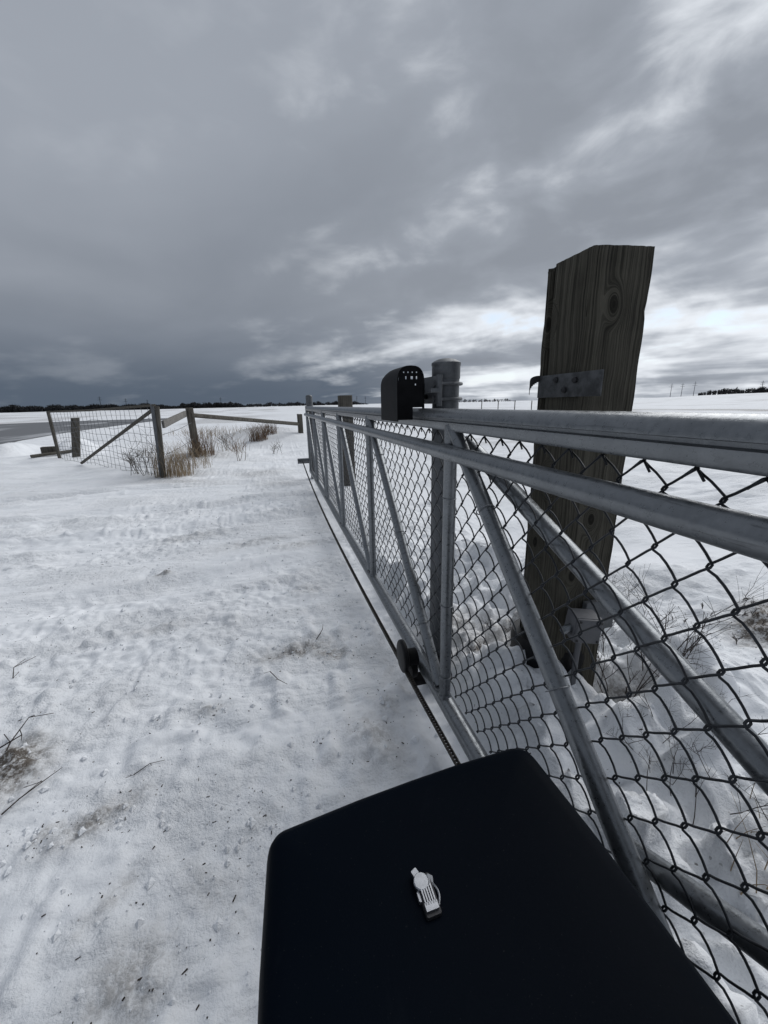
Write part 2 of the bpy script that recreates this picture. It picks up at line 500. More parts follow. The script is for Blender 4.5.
def ground(x, y):
    """height and dirt of the snow at x, y (numpy arrays)"""
    r = np.hypot(x, y)
    near = sst(r, 30, 8)
    h = .10 * vnoise(x / 3.1, y / 3.1, 1) * sst(r, 2, 9) + .05 * vnoise(x / 1.1, y / 1.1, 2)
    h = h + .35 * vnoise(x / 19, y / 19, 3) * sst(r, 12, 60)
    lump = vnoise(x / .31, y / .31, 4)
    rough = sst(vnoise(x / 1.3, y / .8, 5) + .4 * vnoise(x / .35, y / .3, 61), -.12, .26)
    h = h + (.016 * lump + .007 * vnoise(x / .13, y / .13, 6)) * (.35 + .9 * rough) * near
    h = h + (.011 * vnoise(x / .055, y / .055, 7) + .009 * vnoise(x / .027, y / .027, 8)) * (.2 + 1.1 * rough) * sst(r, 11, 4)
    # broken crust: flat plates with a sharp little edge
    wx, wy = x + .05 * vnoise(x / .12, y / .12, 53), y + .05 * vnoise(x / .12, y / .12, 54)
    pl = vnoise(wx / .30, wy / .17, 51) + .55 * vnoise(wx / .085, wy / .07, 52)
    h = h + (.011 * sst(pl, .06, .11) + .008 * sst(pl, -.16, -.12)) * sst(vnoise(x / 1.3, y / 1.0, 55), -.18, .2) * sst(r, 14, 7)
    # clods where the snow was churned
    cl = vnoise(x / .085, y / .085, 9)
    h = h + .09 * np.clip(cl - .24, 0, 1) * near * (.15 + rough)
    # wheel ruts of cars that turned through the gateway
    for off, wd, dep in ((3.05, .16, .034), (4.55, .17, .040), (5.6, .16, .045), (7.05, .17, .055)):
        bend = y - (off + .10 * x - .035 * x * x * .3 + .05 * np.sin(x * 1.3))
        p = np.exp(-(bend / wd) ** 2)
        tread = .3 + .5 * np.sin((x + .6 * np.abs(bend)) * 2 * math.pi / .11 + 4 * vnoise(x / .4, y / .4, 41)) * sst(r, 12, 5) * sst(vnoise(x / .7, y / .7, 42), -.1, .3)
        side = np.exp(-((np.abs(bend) - wd * 1.35) / (wd * .45)) ** 2)
        mask = sst(x, .35, .0) * sst(x, -14, -9)
        h = h + (-dep * p + .007 * p * tread + dep * .75 * side) * mask
    dirt = np.zeros_like(x)
    for cx, cy, rx, ry, ro, dv, hv in PATCH:
        g = blob(x, y, cx, cy, rx, ry, ro)
        dirt = np.maximum(dirt, dv * g)
        h = h + hv * g + ((.085 * np.abs(vnoise(x / .075, y / .06, 11)) + .03 * np.abs(vnoise(x / .03, y / .03, 12))) * g * min(1, dv) * near)
    # footprints
    prng = random.Random(3)
    for k in range(24):
        fx, fy, an = prng.uniform(-1.5, .3), prng.uniform(.6, 5.5), prng.uniform(-.7, .9)
        g = blob(x, y, fx, fy, .05, .13, an)
        rim = blob(x, y, fx, fy, .085, .17, an) - g
        h = h - .014 * g + .010 * rim
    # drift piled along the back of the gate and round the posts
    bank = sst(x, .50, .74) * sst(y, 7.5, 5.5)
    h = h + bank * (.085 + .05 * vnoise(x / .5, y / .5, 12) * 2 * sst(r, 6, 2))
    lumps = (vnoise(x / .22, y / .22, 13) * .10 + np.abs(vnoise(x / .12, y / .12, 14)) * .09 + .075 * sst(vnoise(x / .17, y / .15, 56), .03, .12) - .05 * sst(vnoise(x / .2, y / .2, 57), .10, .22))
    zone = sst(x, .56, .74) * sst(x, 2.0, 1.3) * sst(y, 3.2, 2.2) * sst(y, -.2, .4)
    h = h + zone * (.03 + lumps * .9 + .060 * vnoise(x / .085, y / .085, 58) + .034 * vnoise(x / .04, y / .04, 59) + .03 * sst(vnoise(x / .11, y / .10, 60), .05, .12))
    h = h + .10 * blob(x, y, 1.0, 1.12, .32, .34) + .07 * blob(x, y, .97, .80, .13, .10) + .07 * blob(x, y, 1.20, .60, .22, .2)
    h = h + .09 * blob(x, y, 1.55, 1.0, .35, .18, .4)
    h = h - .16 * blob(x, y, 1.12, .985, .085, .06)
    # fence-line berm and ploughed bank by the road
    h = h + .22 * blob(x, y, -1.9, 10.4, 1.2, 1.3) + .26 * blob(x, y, .9, 15.2, 1.6, 2.2) + .22 * blob(x, y, -.6, 17, 1.5, 3)
    bk = sst(x, -4.2, -6.5) * np.exp(-((y - (14.3 - .12 * (x + 6))) / 1.9) ** 2)
    h = h + bk * (.10 + .55 * np.abs(vnoise(x / 1.3, y / 1.3, 15)) + .7 * vnoise(x / .62, y / .7, 16)) * sst(x, -25, -12)
    h = h - .18 * sst(r, 18, 26) * sst(x, -6, -10)
    roadm = sst(x, -8.5, -11.5) * sst(r, 17, 21) * sst(r, 80, 62)
    h = h * (1 - roadm) - .10 * roadm
    # far field rising gently on the right, stubble showing in rows
    az = np.arctan2(x, np.maximum(y, -1e9))
    h = h + sst(az, .72, 1.05) * sst(r, 60, 420) * 3.2 * sst(y, -60, 20)
    stub = vnoise(x / 9, y / 2.5, 17) + .5 * vnoise(x / 2.3, y / .9, 18)
    rightf = sst(x, 2.2, 4.5)
    h = h + rightf * (.035 * vnoise(x / .24, y / .12, 19) + .04 * vnoise(x / .6, y / .33, 20)) * sst(r, 22, 9)
    dirt = np.maximum(dirt, rightf * .30 * sst(stub, .18, .42))
    strip = np.exp(-((r - 52) / 3.0) ** 2) * sst(az, .1, .4)
    dirt = np.maximum(dirt, strip * .95)
    strip2 = np.exp(-((r - 22 + 2 * np.sin(az * 9)) / 1.3) ** 2) * sst(az, .25, .5)
    dirt = np.maximum(dirt, strip2 * .35 * sst(stub, -.1, .3))
    leftf = sst(y, 16, 24) * sst(x, 3, -1)
    dirt = np.maximum(dirt, leftf * .42 * sst(vnoise(x / 6, y / 14, 21), .02, .30))
    return h, dirt


def axis(lo, hi, a0, a1, step, ratio):
    mid = list(np.arange(a0, a1, step))
    s, p = step, mid[-1]
    up = []
    while p < hi:
        s *= ratio; p += s; up.append(p)
    s, p = step, mid[0]
    dn = []
    while p > lo:
        s *= ratio; p -= s; dn.append(p)
    return np.array(dn[::-1] + mid + up)


xs = axis(-3500, 4500, -1.6, 2.1, .0115, 1.030)
ys = axis(-60, 4500, .50, 4.2, .0115, 1.028)
gx, gy = np.meshgrid(xs, ys)
H, D = ground(gx.ravel(), gy.ravel())
nx, ny = len(xs), len(ys)
co_ = np.stack([gx.ravel(), gy.ravel(), H], 1).astype(np.float32)
idx = np.arange(nx * ny).reshape(ny, nx)
quads = np.stack([idx[:-1, :-1], idx[:-1, 1:], idx[1:, 1:], idx[1:, :-1]], -1).reshape(-1, 4)
me = bpy.data.meshes.new('snow_ground')
me.vertices.add(nx * ny)
me.vertices.foreach_set('co', co_.ravel())
nq = len(quads)
me.loops.add(nq * 4)
me.loops.foreach_set('vertex_index', quads.ravel().astype(np.int32))
me.polygons.add(nq)
me.polygons.foreach_set('loop_start', np.arange(0, nq * 4, 4, dtype=np.int32))
me.polygons.foreach_set('loop_total', np.full(nq, 4, dtype=np.int32))
me.polygons.foreach_set('use_smooth', np.ones(nq, dtype=bool))
atr = me.attributes.new('dirt', 'FLOAT', 'POINT')
atr.data.foreach_set('value', D.astype(np.float32))
me.materials.append(M['snow'])
me.update(calc_edges=True)
snow = bpy.data.objects.new('snow_ground', me)
COL.objects.link(snow)
snow['kind'] = 'structure'


def gz(x, y):
    h_, _ = ground(np.array([float(x)]), np.array([float(y)]))
    return float(h_[0])


# road beyond the ploughed bank
mb = MB()
edge_n = [(-9.8, 17.0), (-11.6, 22.5), (-12.6, 30), (-12.8, 42), (-12.3, 56)]
edge_f = [(-70.0, 17.0), (-48.0, 36.0), (-33.0, 50), (-24.5, 57.5), (-13.5, 61)]
vs_, fs_ = [], []
for i in range(5):
    for k in range(13):
        u = k / 12
        X_ = edge_n[i][0] * (1 - u) + edge_f[i][0] * u; Y_ = edge_n[i][1] * (1 - u) + edge_f[i][1] * u
        vs_.append((X_, Y_, -.075 + .03 * math.sin(u * math.pi)))
for i in range(4):
    for k in range(12):
        q = i * 13 + k
        fs_.append((q, q + 1, q + 14, q + 13))
mb.add(vs_, fs_)
build('road', mb, M['road'])['kind'] = 'structure'

# ------------------------------------------------------------------ the sliding gate
GX = .528
Y0, Y1 = -2.35, 6.85
gate = thing('sliding_gate', 'long low galvanised pipe sliding gate with chain link mesh', 'gate', (GX, 2.3, .13))


def pipe_y(x, z, r, y0, y1, n=20):
    return MB().tube([(x, y0 + (y1 - y0) * i / 10, z + .0015 * math.sin(i * 1.7)) for i in range(11)], r, n)


# top track: rounded head, groove, lower flange
tx, tz = .545, 1.25 - .0535
prof = []
for k in range(11):
    an = math.pi * (k / 10)
    prof.append((tx + .031 * math.cos(an), tz + .008 + .0255 * math.sin(an)))
prof += [(tx - .031, tz + .003), (tx - .021, tz + .001), (tx - .021, tz - .005), (tx - .032, tz - .0075), (tx - .032, tz - .026), (tx - .027, tz - .033),
         (tx + .027, tz - .033), (tx + .032, tz - .026), (tx + .032, tz - .0065), (tx + .0265, tz - .0045), (tx + .0265, tz - .001), (tx + .031, tz + .001)]
mb = MB().extrude(lambda s: [(p[0], s, p[1]) for p in prof[::-1]], [Y0 + (Y1 - Y0) * i / 10 for i in range(11)])
build('top_rail', mb, M['galv'], gate)
build('front_rail', pipe_y(.503, 1.25 - .1492, .0238, Y0, Y1, 24), M['galv'], gate)
build('bottom_rail', pipe_y(.532, .158, .031, Y0, Y1, 24), M['galv'], gate)
VY = [-1.11, .02, 1.155, 2.29, 3.43, 4.56, 5.70, 6.83]
for y in VY:
    mb = MB().tube([(GX, y, .17), (GX, y, 1.18)], .0208, 18)
    mb.tube([(GX, y, .186), (GX, y, .196)], [.026, .0212], 18)       # weld bead
    build('upright', mb, M['galv'], gate)
for i in range(1, len(VY)):
    ya, yb = VY[i] - .005, VY[i - 1] + .055
    build('diagonal_brace', MB().tube([(GX + .003, ya, 1.178), (GX + .003, yb, .185)], .0216, 20), M['galv'], gate)
for i in range(1, len(VY)):
    for (yy, zz) in ((VY[i - 1] + .045, .192),):
        pts = [(GX + .027 * math.cos(k * math.pi / 5), yy + .030 * math.sin(k * math.pi / 5) , zz + .004 * math.sin(k * 2.1)) for k in range(11)]
        build('weld_bead', MB().tube(pts, .0042, 6), M['galv_dark'], gate)
# bracing behind the mesh at the tail
KN = (.587, -.02, .660)
build('rear_brace', MB().tube([(.582, 1.15, 1.128), KN], .0222, 20), M['galv'], gate)
build('rear_brace', MB().tube([(.580, .425, .418), (.588, -.02, .640)], .0215, 20), M['galv'], gate)

# woven mesh: every zigzag wire is a piece of its own
HW, VH = .0415, .0457
ZT, NR, XF = 1.1655, 21, .552
fy0 = .365 - 24 * HW
bars = MB().box((XF, Y1 - .045, .67), (.005, .018, .98), bev=.001)
fabric = build('chain_link_fabric', bars, M['tie'], gate)
WR = .0020


def wire_mesh(par):
    pts = []
    s0 = 1 if par == 0 else -1
    for k in range(NR + 1):
        side = 1 if (k + par) % 2 == 0 else -1
        yk = HW / 2 + side * (HW / 2 + .0028)
        zk = -k * VH if k else -.009
        if k == 0:
            pts.append((-.004, yk - side * .019, zk - .016)); pts.append((-.002, yk - side * .006, zk - .002))
            pts.append((0, yk, zk + .001))
        else:
            pts.append((.0032, yk - side * .0045, zk + .0052))
            pts.append((.0016, yk - side * .0004, zk + .0018))
            pts.append((-.0016, yk - side * .0004, zk - .0018))
            if k < NR:
                pts.append((-.0032, yk - side * .0045, zk - .0052))
        if k < NR:   # the long flat stretch to the next knuckle, slightly sprung
            y2 = HW / 2 - side * (HW / 2 + .0028)
            for u in (.28, .5, .72):
                yy = yk + (y2 - yk) * u
                bul = math.sin(u * math.pi)
                pts.append((-.0032 + .0064 * u + (.0052 if side > 0 else -.0012) * bul, yy + side * .0016 * bul, zk + (-(k + 1) * VH - zk) * u + .0016 * bul))
    b_ = MB().tube(pts, WR, 6)
    me_ = bpy.data.meshes.new('wire')
    me_.from_pydata([tuple(v) for v in b_.v], [], b_.f)
    me_.materials.append(M['wire'])
    me_.shade_smooth()
    return me_


wm = [wire_mesh(0), wire_mesh(1)]
wr = random.Random(5)
off = base_of(fabric)
i = 0
while fy0 + (i + 1) * HW < Y1 - .04:
    o = bpy.data.objects.new('wire', wm[i % 2])
    COL.objects.link(o)
    o.parent = fabric
    o.location = Vector((XF + wr.uniform(-.0006, .0006), fy0 + i * HW, ZT + wr.uniform(-.0012, .0012))) - off
    i += 1


def tie(y, z, dirv, r, tail=True):
    """a loop of tie wire round a pipe whose axis is dirv"""
    dv = Vector(dirv).normalized()
    n_ = Vector((1, 0, 0)); b_ = dv.cross(n_).normalized()
    c = Vector((GX, y, z))
    pts = []
    for k in range(15):
        an = -2.5 + 5.0 * k / 14
        pts.append(c + (-n_ * math.cos(an) + b_ * math.sin(an)) * (r + .0016) + dv * (.003 * k / 14))
    pts.append(Vector((XF + .002, y + .012, z + .006)))
    return MB().tube(pts, .0016, 6)


for y in VY[1:]:
    for z in (.30, .585, .955):
        build('wire_tie', tie(y, z + wr.uniform(-.03, .03), (0, 0, 1), .0212), M['tie'], gate)
for i in range(2, len(VY)):
    a_ = Vector((GX, VY[i] - .005, 1.178)); b_ = Vector((GX, VY[i - 1] + .055, .185))
    for u in (.2, .52, .85):
        p = a_.lerp(b_, u + wr.uniform(-.04, .04))
        build('wire_tie', tie(p.y, p.z, b_ - a_, .0235), M['tie'], gate)
# chain bracket at the leading end
mb = MB().box((.415, 6.84, .335), (.19, .008, .09), bev=.002).box((.345, 6.80, .335), (.05, .08, .008), bev=.001)
mb.box((.415, 6.80, .376), (.19, .08, .008), bev=.001)
br = build('chain_bracket', mb, M['galv'], gate)
build('bolt', MB().tube([(.36, 6.86, .335), (.36, 6.76, .335)], .009, 8), M['galv_dark'], br)
build('end_cap', MB().box((tx, Y1 + .004, tz), (.07, .008, .075), bev=.002), M['galv_dark'], gate)

# ------------------------------------------------------------------ gate drive chain
ch = thing('drive_chain', 'thin black roller chain stretched low along the gate', 'chain', (.44, .9, .2))
A_, B_ = Vector((.40, 6.74, .335)), Vector((.44, .42, .235))
L_ = (A_ - B_).length
N_ = int(L_ / .0127)
mb = MB()
prev = None
for k in range(N_):
    u0, u1 = k / N_, (k + 1) / N_
    def cp(u):
        p = A_.lerp(B_, u)
        return Vector((p.x, p.y, p.z - .150 * 4 * u * (1 - u) * (1 - .25 * (u - .5))))
    p0, p1 = cp(u0), cp(u1)
    c = (p0 + p1) / 2
    dv = (p1 - p0).normalized()
    rot = dv.to_track_quat('Y', 'Z').to_matrix()
    wgap = .0068 if k % 2 else .0050
    for s in (-1, 1):
        mb.box(c + rot @ Vector((s * wgap, 0, 0)), (.0018, .0225, .0118), rot)
    mb.tube([p0 - rot @ Vector((.0085, 0, 0)), p0 + rot @ Vector((.0085, 0, 0))], .0042, 5)
lk = build('links', mb, M['chain'], ch, smooth=False)
lk['kind'] = 'stuff'
build('end_bolt', MB().tube([A_ + Vector((0, -.02, 0)), A_ + Vector((0, .09, 0))], .007, 8), M['galv_dark'], ch)

# ------------------------------------------------------------------ steel post, rollers
post_c = (.664, 1.512)
gp = thing('steel_gate_post', 'round weathered steel post with domed cap behind the chain link gate', 'post', (*post_c, 0))
PR = .0525
build('pipe', MB().lathe((*post_c, -.3), [(PR, 0), (PR, .8), (PR, 1.66)], 32), M['galv_dark'], gp)
build('cap', MB().lathe((*post_c, 1.335), [(PR + .0005, 0), (PR + .0025, .004), (PR + .0025, .044), (PR + .0025, .050), (PR + .0045, .053), (PR + .004, .062),
      (PR - .005, .068), (PR - .020, .0745), (PR - .038, .078), (.004, .079)], 32), M['galv_dark'], gp)

ro = thing('top_roller', 'black domed roller guard over the top rail, bolted to the steel post', 'roller guard', (.51, 1.58, 1.16))
x0, x1, ya, yb, zb = .448, .556, 1.462, 1.70, 1.182
zt = 1.383


def hood_ring(inset):
    pts = [(x0 + inset, zb)]
    cx, hw = (x0 + x1) / 2, (x1 - x0) / 2 - inset
    zs = zt - .070
    for k in range(15):
        an = math.pi - math.pi * k / 14
        e = .72
        cxx = math.copysign(abs(math.cos(an)) ** e, math.cos(an)); szz = math.sin(an) ** e
        pts.append((cx + hw * cxx, zs + (.070 - inset) * szz))
    pts.append((x1 - inset, zb))
    return pts


outer, inner = hood_ring(0), hood_ring(.004)
ring = outer + inner[::-1]
mb = MB().extrude(lambda s: [(p[0], s, p[1]) for p in ring[::-1]], [ya, ya + .008, ya + .016])
half = outer[:9] + inner[:9][::-1]


def hood_at(s):       # the side towards the post is open
    u = max(0.0, (s - (yb - .10)) / .10)
    drop = 1 - .07 * u * u
    return [(p[0], s, zb + (p[1] - zb) * drop) for p in half[::-1]]


mb.extrude(hood_at, [ya + .0161, (ya + yb) / 2, yb - .10, yb - .06, yb - .03, yb])
build('hood', mb, M['black'], ro)
# near end plate with its vent holes left open
mb = MB()
xe = [x0 + .004 + (x1 - x0 - .008) * i / 24 for i in range(25)]
top = lambda x: np.interp(x, [p[0] for p in inner[1:-1]], [p[1] for p in inner[1:-1]])
rows = [zt - .068, zt - .060, zt - .048, zt - .036, zt - .024, zt - .014]
holes = {}
for i in range(24):
    a0, a1 = xe[i], xe[i + 1]
    cuts = []
    if i in (7, 12, 13, 17): cuts.append((zt - .048, zt - .038))
    if i in (5, 9, 13, 17): cuts.append((zt - .026, zt - .0215))
    if i == 16: cuts.append((zt - .070, zt - .064))
    lim = float(min(top(a0), top(a1)))
    z = 1.233 if a1 > .511 else 1.188
    for c0, c1 in sorted(cuts):
        if c1 < lim - .003:
            mb.add([(a0, ya + .003, z), (a1, ya + .003, z), (a1, ya + .003, c0), (a0, ya + .003, c0)], [(0, 1, 2, 3)])
            z = c1
    mb.add([(a0, ya + .003, z), (a1, ya + .003, z), (a1, ya + .003, float(top(a1))), (a0, ya + .003, float(top(a0)))], [(0, 1, 2, 3)])
build('end_plate', mb, M['black'], ro, smooth=False)
for yy in (1.53, 1.63):
    mb = MB().tube([(.475, yy, 1.272), (.505, yy, 1.272)], .034, 20).tube([(.53, yy, 1.272), (.60, yy, 1.272)], .010, 10)
    build('roller_wheel', mb, M['black_plastic'], ro)
mb = MB().box((.596, 1.50, 1.295), (.010, .17, .10), bev=.002).box((.578, 1.45, 1.292), (.04, .10, .014), bev=.002)
mb.box((.600, 1.425, 1.292), (.020, .012, .112), bev=.002)
bp = build('bracket_plate', mb, M['galv_dark'], ro)
for zz in (1.262, 1.318):
    pts = [(.585, post_c[1] - PR - .008, zz), (.64, post_c[1] - PR - .008, zz)]
    for k in range(9):
        an = -math.pi / 2 + math.pi * k / 8
        pts.append((post_c[0] + (PR + .008) * math.cos(an), post_c[1] + (PR + .008) * math.sin(an), zz))
    pts += [(.64, post_c[1] + PR + .008, zz), (.585, post_c[1] + PR + .008, zz)]
    ub = build('u_bolt', MB().tube(pts, .0065, 8), M['galv_dark'], ro)
    mb = MB()
    for s in (-1, 1):
        mb.tube([(.586, post_c[1] + s * (PR + .008), zz), (.597, post_c[1] + s * (PR + .008), zz)], .014, 6)
    build('nut', mb, M['galv_dark'], ub)

bo = thing('bottom_roller', 'black guide roller under the bottom rail beside the chain', 'roller', (.47, 1.53, .1))
mb = MB()


def disc_ring(y):
    return None


pts = []
yc, zc_ = 1.375, .225
prof = []
for k in range(28):
    an = 2 * math.pi * k / 28
    prof.append((yc + .062 * math.cos(an), zc_ + .070 * math.sin(an)))
mb = MB().extrude(lambda s: [(s[0], yc + (p[0] - yc) * s[1], zc_ + (p[1] - zc_) * s[1]) for p in prof],
                  [(.422, .86), (.425, .96), (.429, 1.0), (.438, 1.0), (.443, .97), (.446, .88)])
build('guard_disc', mb, M['black_plastic'], bo)
build('axle_housing', MB().extrude(lambda s: [(s, yc + (p[0] - yc) * .62 - .01, zc_ + (p[1] - zc_) * .50 - .005) for p in prof], [.446, .47, .49]), M['black'], bo)
build('support_arm', MB().box((.545, 1.39, .085), (.13, .05, .030), bev=.004).box((.62, 1.45, .10), (.05, .14, .04), bev=.004), M['black'], bo)
build('support_roller', MB().tube([(.46, 1.375, .17), (.475, 1.375, .17), (.486, 1.375, .17)], [.05, .05, .046], 18), M['black'], bo)

# ------------------------------------------------------------------ big timber post and what is on it
PX, PY, PS, PT = .9, 1.051, .212, 1.662
wp = thing('timber_post', 'thick weathered square timber post standing behind the gate', 'post', (PX + PS / 2, PY + PS / 2, 0))
NP, NZ = 30, 84
prn = random.Random(2)
rings = []
per = []
for s in range(4):
    for k in range(NP):
        per.append((s, k / NP))
nar = np.arange(4 * NP)
gr = vnoise(nar / 2.3, nar * 0 + .5, 31) * .0045 + vnoise(nar / .9, nar * 0 + 7.5, 32) * .003
vs_, fs_ = [], []
cx0, cy0 = PX + PS / 2, PY + PS / 2
for j in range(NZ + 1):
    z = -.25 + (PT + .25) * j / NZ
    wob = vnoise(nar / 4.0, np.full(4 * NP, z * 3.1), 33) * .002 + vnoise(nar / 1.1, np.full(4 * NP, z * 6.0), 34) * .0022
    for i, (s, u) in enumerate(per):
        e = -.5 + u
        # rounded arris
        loc = [(e, -.5), (.5, e), (-e, .5), (-.5, -e)][s]
        ex = min(u, 1 - u)
        inset = .006 * math.exp(-ex / .03) + .0015 * math.exp(-ex / .02) * math.sin(z * 37 + s * 2) + (.010 * math.exp(-ex / .02) if (s in (0, 1) and abs(z - 1.50) < .012) else 0)
        dvec = [(0, -1), (1, 0), (0, 1), (-1, 0)][s]
        dd = gr[i] + wob[i] - inset
        if s == 3 and .16 < u < .23:       # long drying check in the face towards the gate
            dd -= .016 * min(1, max(0, (z - .9) * 3))
        if s == 3 and u < .09:
            dd -= .008 * (1 + math.sin(z * 21)) * .6
        X_ = cx0 + loc[0] * PS + dvec[0] * dd; Y_ = cy0 + loc[1] * PS + dvec[1] * dd
        zz = z
        if j == NZ:
            zz += .050 * (X_ - PX)
            if s == 3 and u < .16: zz -= .010 + (.014 if .05 < u < .11 else 0)
        vs_.append((X_, Y_, zz))
n4 = 4 * NP
for j in range(NZ):
    for i in range(n4):
        k = (i + 1) % n4
        fs_.append((j * n4 + i, j * n4 + k, j * n4 + n4 + k, j * n4 + n4 + i))
c0 = len(vs_)
vs_.append((cx0, cy0, PT - .004))
for i in range(n4):
    fs_.append((NZ * n4 + i, NZ * n4 + (i + 1) % n4, c0))
build('timber', MB().add(vs_, fs_), M['wood'], wp)
# steel catch plate bolted across the face, its far end bent into a hook
mb = MB().box((.8935, 1.102, 1.2935), (.006, .284, .071), bev=.001)
plate = build('catch_plate', mb, M['plate'], wp)
for (yy, zz) in ((1.15, 1.312), (1.063, 1.307), (1.107, 1.279)):
    build('bolt', MB().tube([(.892, yy, zz), (.885, yy, zz), (.880, yy, zz)], [.0095, .0095, .005], 10), M['slot'], plate)
vs_, fs_ = [], []
hk = []
for k in range(10):
    an = math.pi * k / 9
    hk.append((.893 - .036 * math.sin(an * .60), 1.235 + .010 * (k / 9), 1.331 - .022 * (k / 9) ** 2.2))
mb = MB()
for k in range(9):
    a_, b_ = Vector(hk[k]), Vector(hk[k + 1])
    wz = .018 + .026 * (k / 9)
    mb.add([a_, b_, b_ - Vector((0, 0, wz)), a_ - Vector((0, 0, wz)), a_ + Vector((.004, .003, 0)), b_ + Vector((.004, .003, 0)),
            b_ + Vector((.004, .003, -wz)), a_ + Vector((.004, .003, -wz))],
           [(0, 1, 2, 3), (7, 6, 5, 4), (0, 4, 5, 1), (3, 2, 6, 7), (0, 3, 7, 4), (1, 5, 6, 2)])
build('hook', mb, M['slot'], plate)

jb = thing('junction_box', 'small grey plastic junction box low on the timber post', 'junction box', (.955, 1.0, .3))
rot = Matrix.Rotation(R(-14), 3, 'Z') @ Matrix.Rotation(R(6), 3, 'Y')
bx = build('box', MB().box((.955, .985, .505), (.088, .07, .088), rot, .004), M['box'], jb)
lid = build('lid', MB().box(Vector((.955, .985, .505)) + rot @ Vector((0, -.039, 0)), (.085, .010, .085), rot, .003), M['box'], jb)
for sx in (-1, 1):
    for sz in (-1, 1):
        c = Vector((.955, .985, .505)) + rot @ Vector((sx * .035, -.046, sz * .035))
        build('screw', MB().box(c, (.007, .003, .007), rot), M['slot'], lid)
build('conduit', MB().tube([(.965, 1.0, .455), (.970, 1.01, .36), (.972, 1.015, .15)], .010, 12), M['box'], jb)
build('gland', MB().tube([(.915, .99, .50), (.89, .99, .495), (.878, .99, .49)], [.015, .015, .010], 12), M['galv'], jb)
build('back_bracket', MB().box((1.065, 1.035, .50), (.13, .02, .115), bev=.003), M['galv_dark'], jb)

sl = MB()
prof_o = [(.172, .02), (.176, .08), (.168, .10), (.176, .14), (.168, .17), (.175, .22), (.167, .25), (.172, .30), (.166, .335), (.100, .337), (.100, .02)]
vs_, fs_ = [], []
for r_, z in prof_o:
    for q in range(36):
        an = 2 * math.pi * q / 36
        vs_.append((cx0 - .012 + r_ * .86 * math.cos(an), cy0 + .030 + r_ * .86 * math.sin(an), z + .02 + .010 * math.sin(an * 2 + 1)))
for k in range(len(prof_o)):
    k2 = (k + 1) % len(prof_o)
    for q in range(36):
        j = (q + 1) % 36
        fs_.append((k * 36 + q, k * 36 + j, k2 * 36 + j, k2 * 36 + q))
sl.add(vs_, fs_)
tag(build('post_sleeve', sl, M['black_plastic'], loc=(cx0, cy0, 0)), 'black plastic sleeve around the foot of the timber post', 'sleeve')

# ------------------------------------------------------------------ gate operator in the foreground
op = thing('gate_operator', 'dark navy gate opener with rounded moulded cover and silver lock', 'gate opener', (.165, .25, 0))
ZC = .65


def outline(grow, z, ro_=.035):
    # plan of the cover: slightly skewed rectangle with rounded corners
    P4 = [(-.070 - grow, -.03 - grow), (.3945 + grow, -.03 - grow), (.3945 + grow, .507 + grow), (-.064 - grow, .470 + grow)]
    rad = [.05, .05, .045, .030]
    pts = []
    for i in range(4):
        p = Vector(P4[i]); a_ = (Vector(P4[i - 1]) - p).normalized(); b_ = (Vector(P4[(i + 1) % 4]) - p).normalized()
        r_ = max(.008, rad[i] + grow)
        for k in range(9):
            u = k / 8
            q = p + a_ * r_ * (1 - u) ** 2 + b_ * r_ * u ** 2
            pts.append((q.x, q.y))
        # gentle bow of the long edges
        nxt = Vector(P4[(i + 1) % 4])
        for u in (.3, .5, .7):
            q = p.lerp(nxt, u); nrm = Vector(((nxt - p).y, -(nxt - p).x)).normalized()
            q += nrm * .006 * (1 - (2 * u - 1) ** 2)
            pts.append((q.x, q.y))
    return [(x, y, z) for x, y in pts]


layers = [(.016, .16), (.010, .38), (.004, .58), (.002, ZC - .030), (-.001, ZC - .016), (-.006, ZC - .006), (-.014, ZC - .0015), (-.030, ZC + .0005), (-.08, ZC + .003), (-.14, ZC + .0045), (-.20, ZC + .005)]
mb = MB().extrude(lambda s: outline(s[0], s[1]), layers)
build('cover', mb, M['cover'], op)
build('base', MB().box((.163, .235, .07), (.40, .46, .20), bev=.01), M['operator'], op)
build('sprocket_guard', MB().box((.432, .33, .235), (.045, .22, .13), bev=.012), M['black'], op)
# lock: round escutcheon, ribbed tongue, tab and ring
lc = Vector((.131, .330, ZC + .004))
lr = Matrix.Rotation(R(2), 3, 'Z') @ Matrix.Rotation(R(4), 3, 'X') 
L = lambda x, y, z: lc + lr @ (Vector((x, y, z)) * .86)


def ldisc(c, r, h, n=24):
    return MB().tube([L(c[0], c[1], c[2]), L(c[0], c[1], c[2] + h * .8), L(c[0], c[1], c[2] + h)], [r, r, r * .9], n)


lock = build('lock', MB().box(L(.001, -.0065, .002), (.020, .044, .012), lr, .002), M['slot'], op)
build('escutcheon', ldisc((-.003, .0095, .006), .0098, .007), M['chrome'], lock)
mb = MB().box(L(.0005, -.0215, .0105), (.0165, .009, .004), lr, .0008)
for k in range(5):
    mb.box(L(-.0066 + .0036 * k, -.0085, .0105), (.0020, .020, .004), lr, .0005)
build('ribbed_tongue', mb, M['chrome'], lock)
build('tab', MB().box(L(-.0075, .0225, .008), (.009, .009, .006), lr @ Matrix.Rotation(R(20), 3, 'Z'), .0015), M['chrome'], lock)
build('side_wing', MB().box(L(.0085, .0085, .005), (.010, .014, .008), lr @ Matrix.Rotation(R(-16), 3, 'Z') @ Matrix.Rotation(R(38), 3, 'Y'), .0015).box(L(-.0105, -.005, .004), (.006, .012, .007), lr, .0015), M['chrome'], lock)
pts = [L(.010 + .0075 * math.sin(math.pi * k / 12), .010 - .034 * k / 12, .006) for k in range(13)]
build('ring', MB().tube(pts, .0011, 6), M['chrome'], lock)

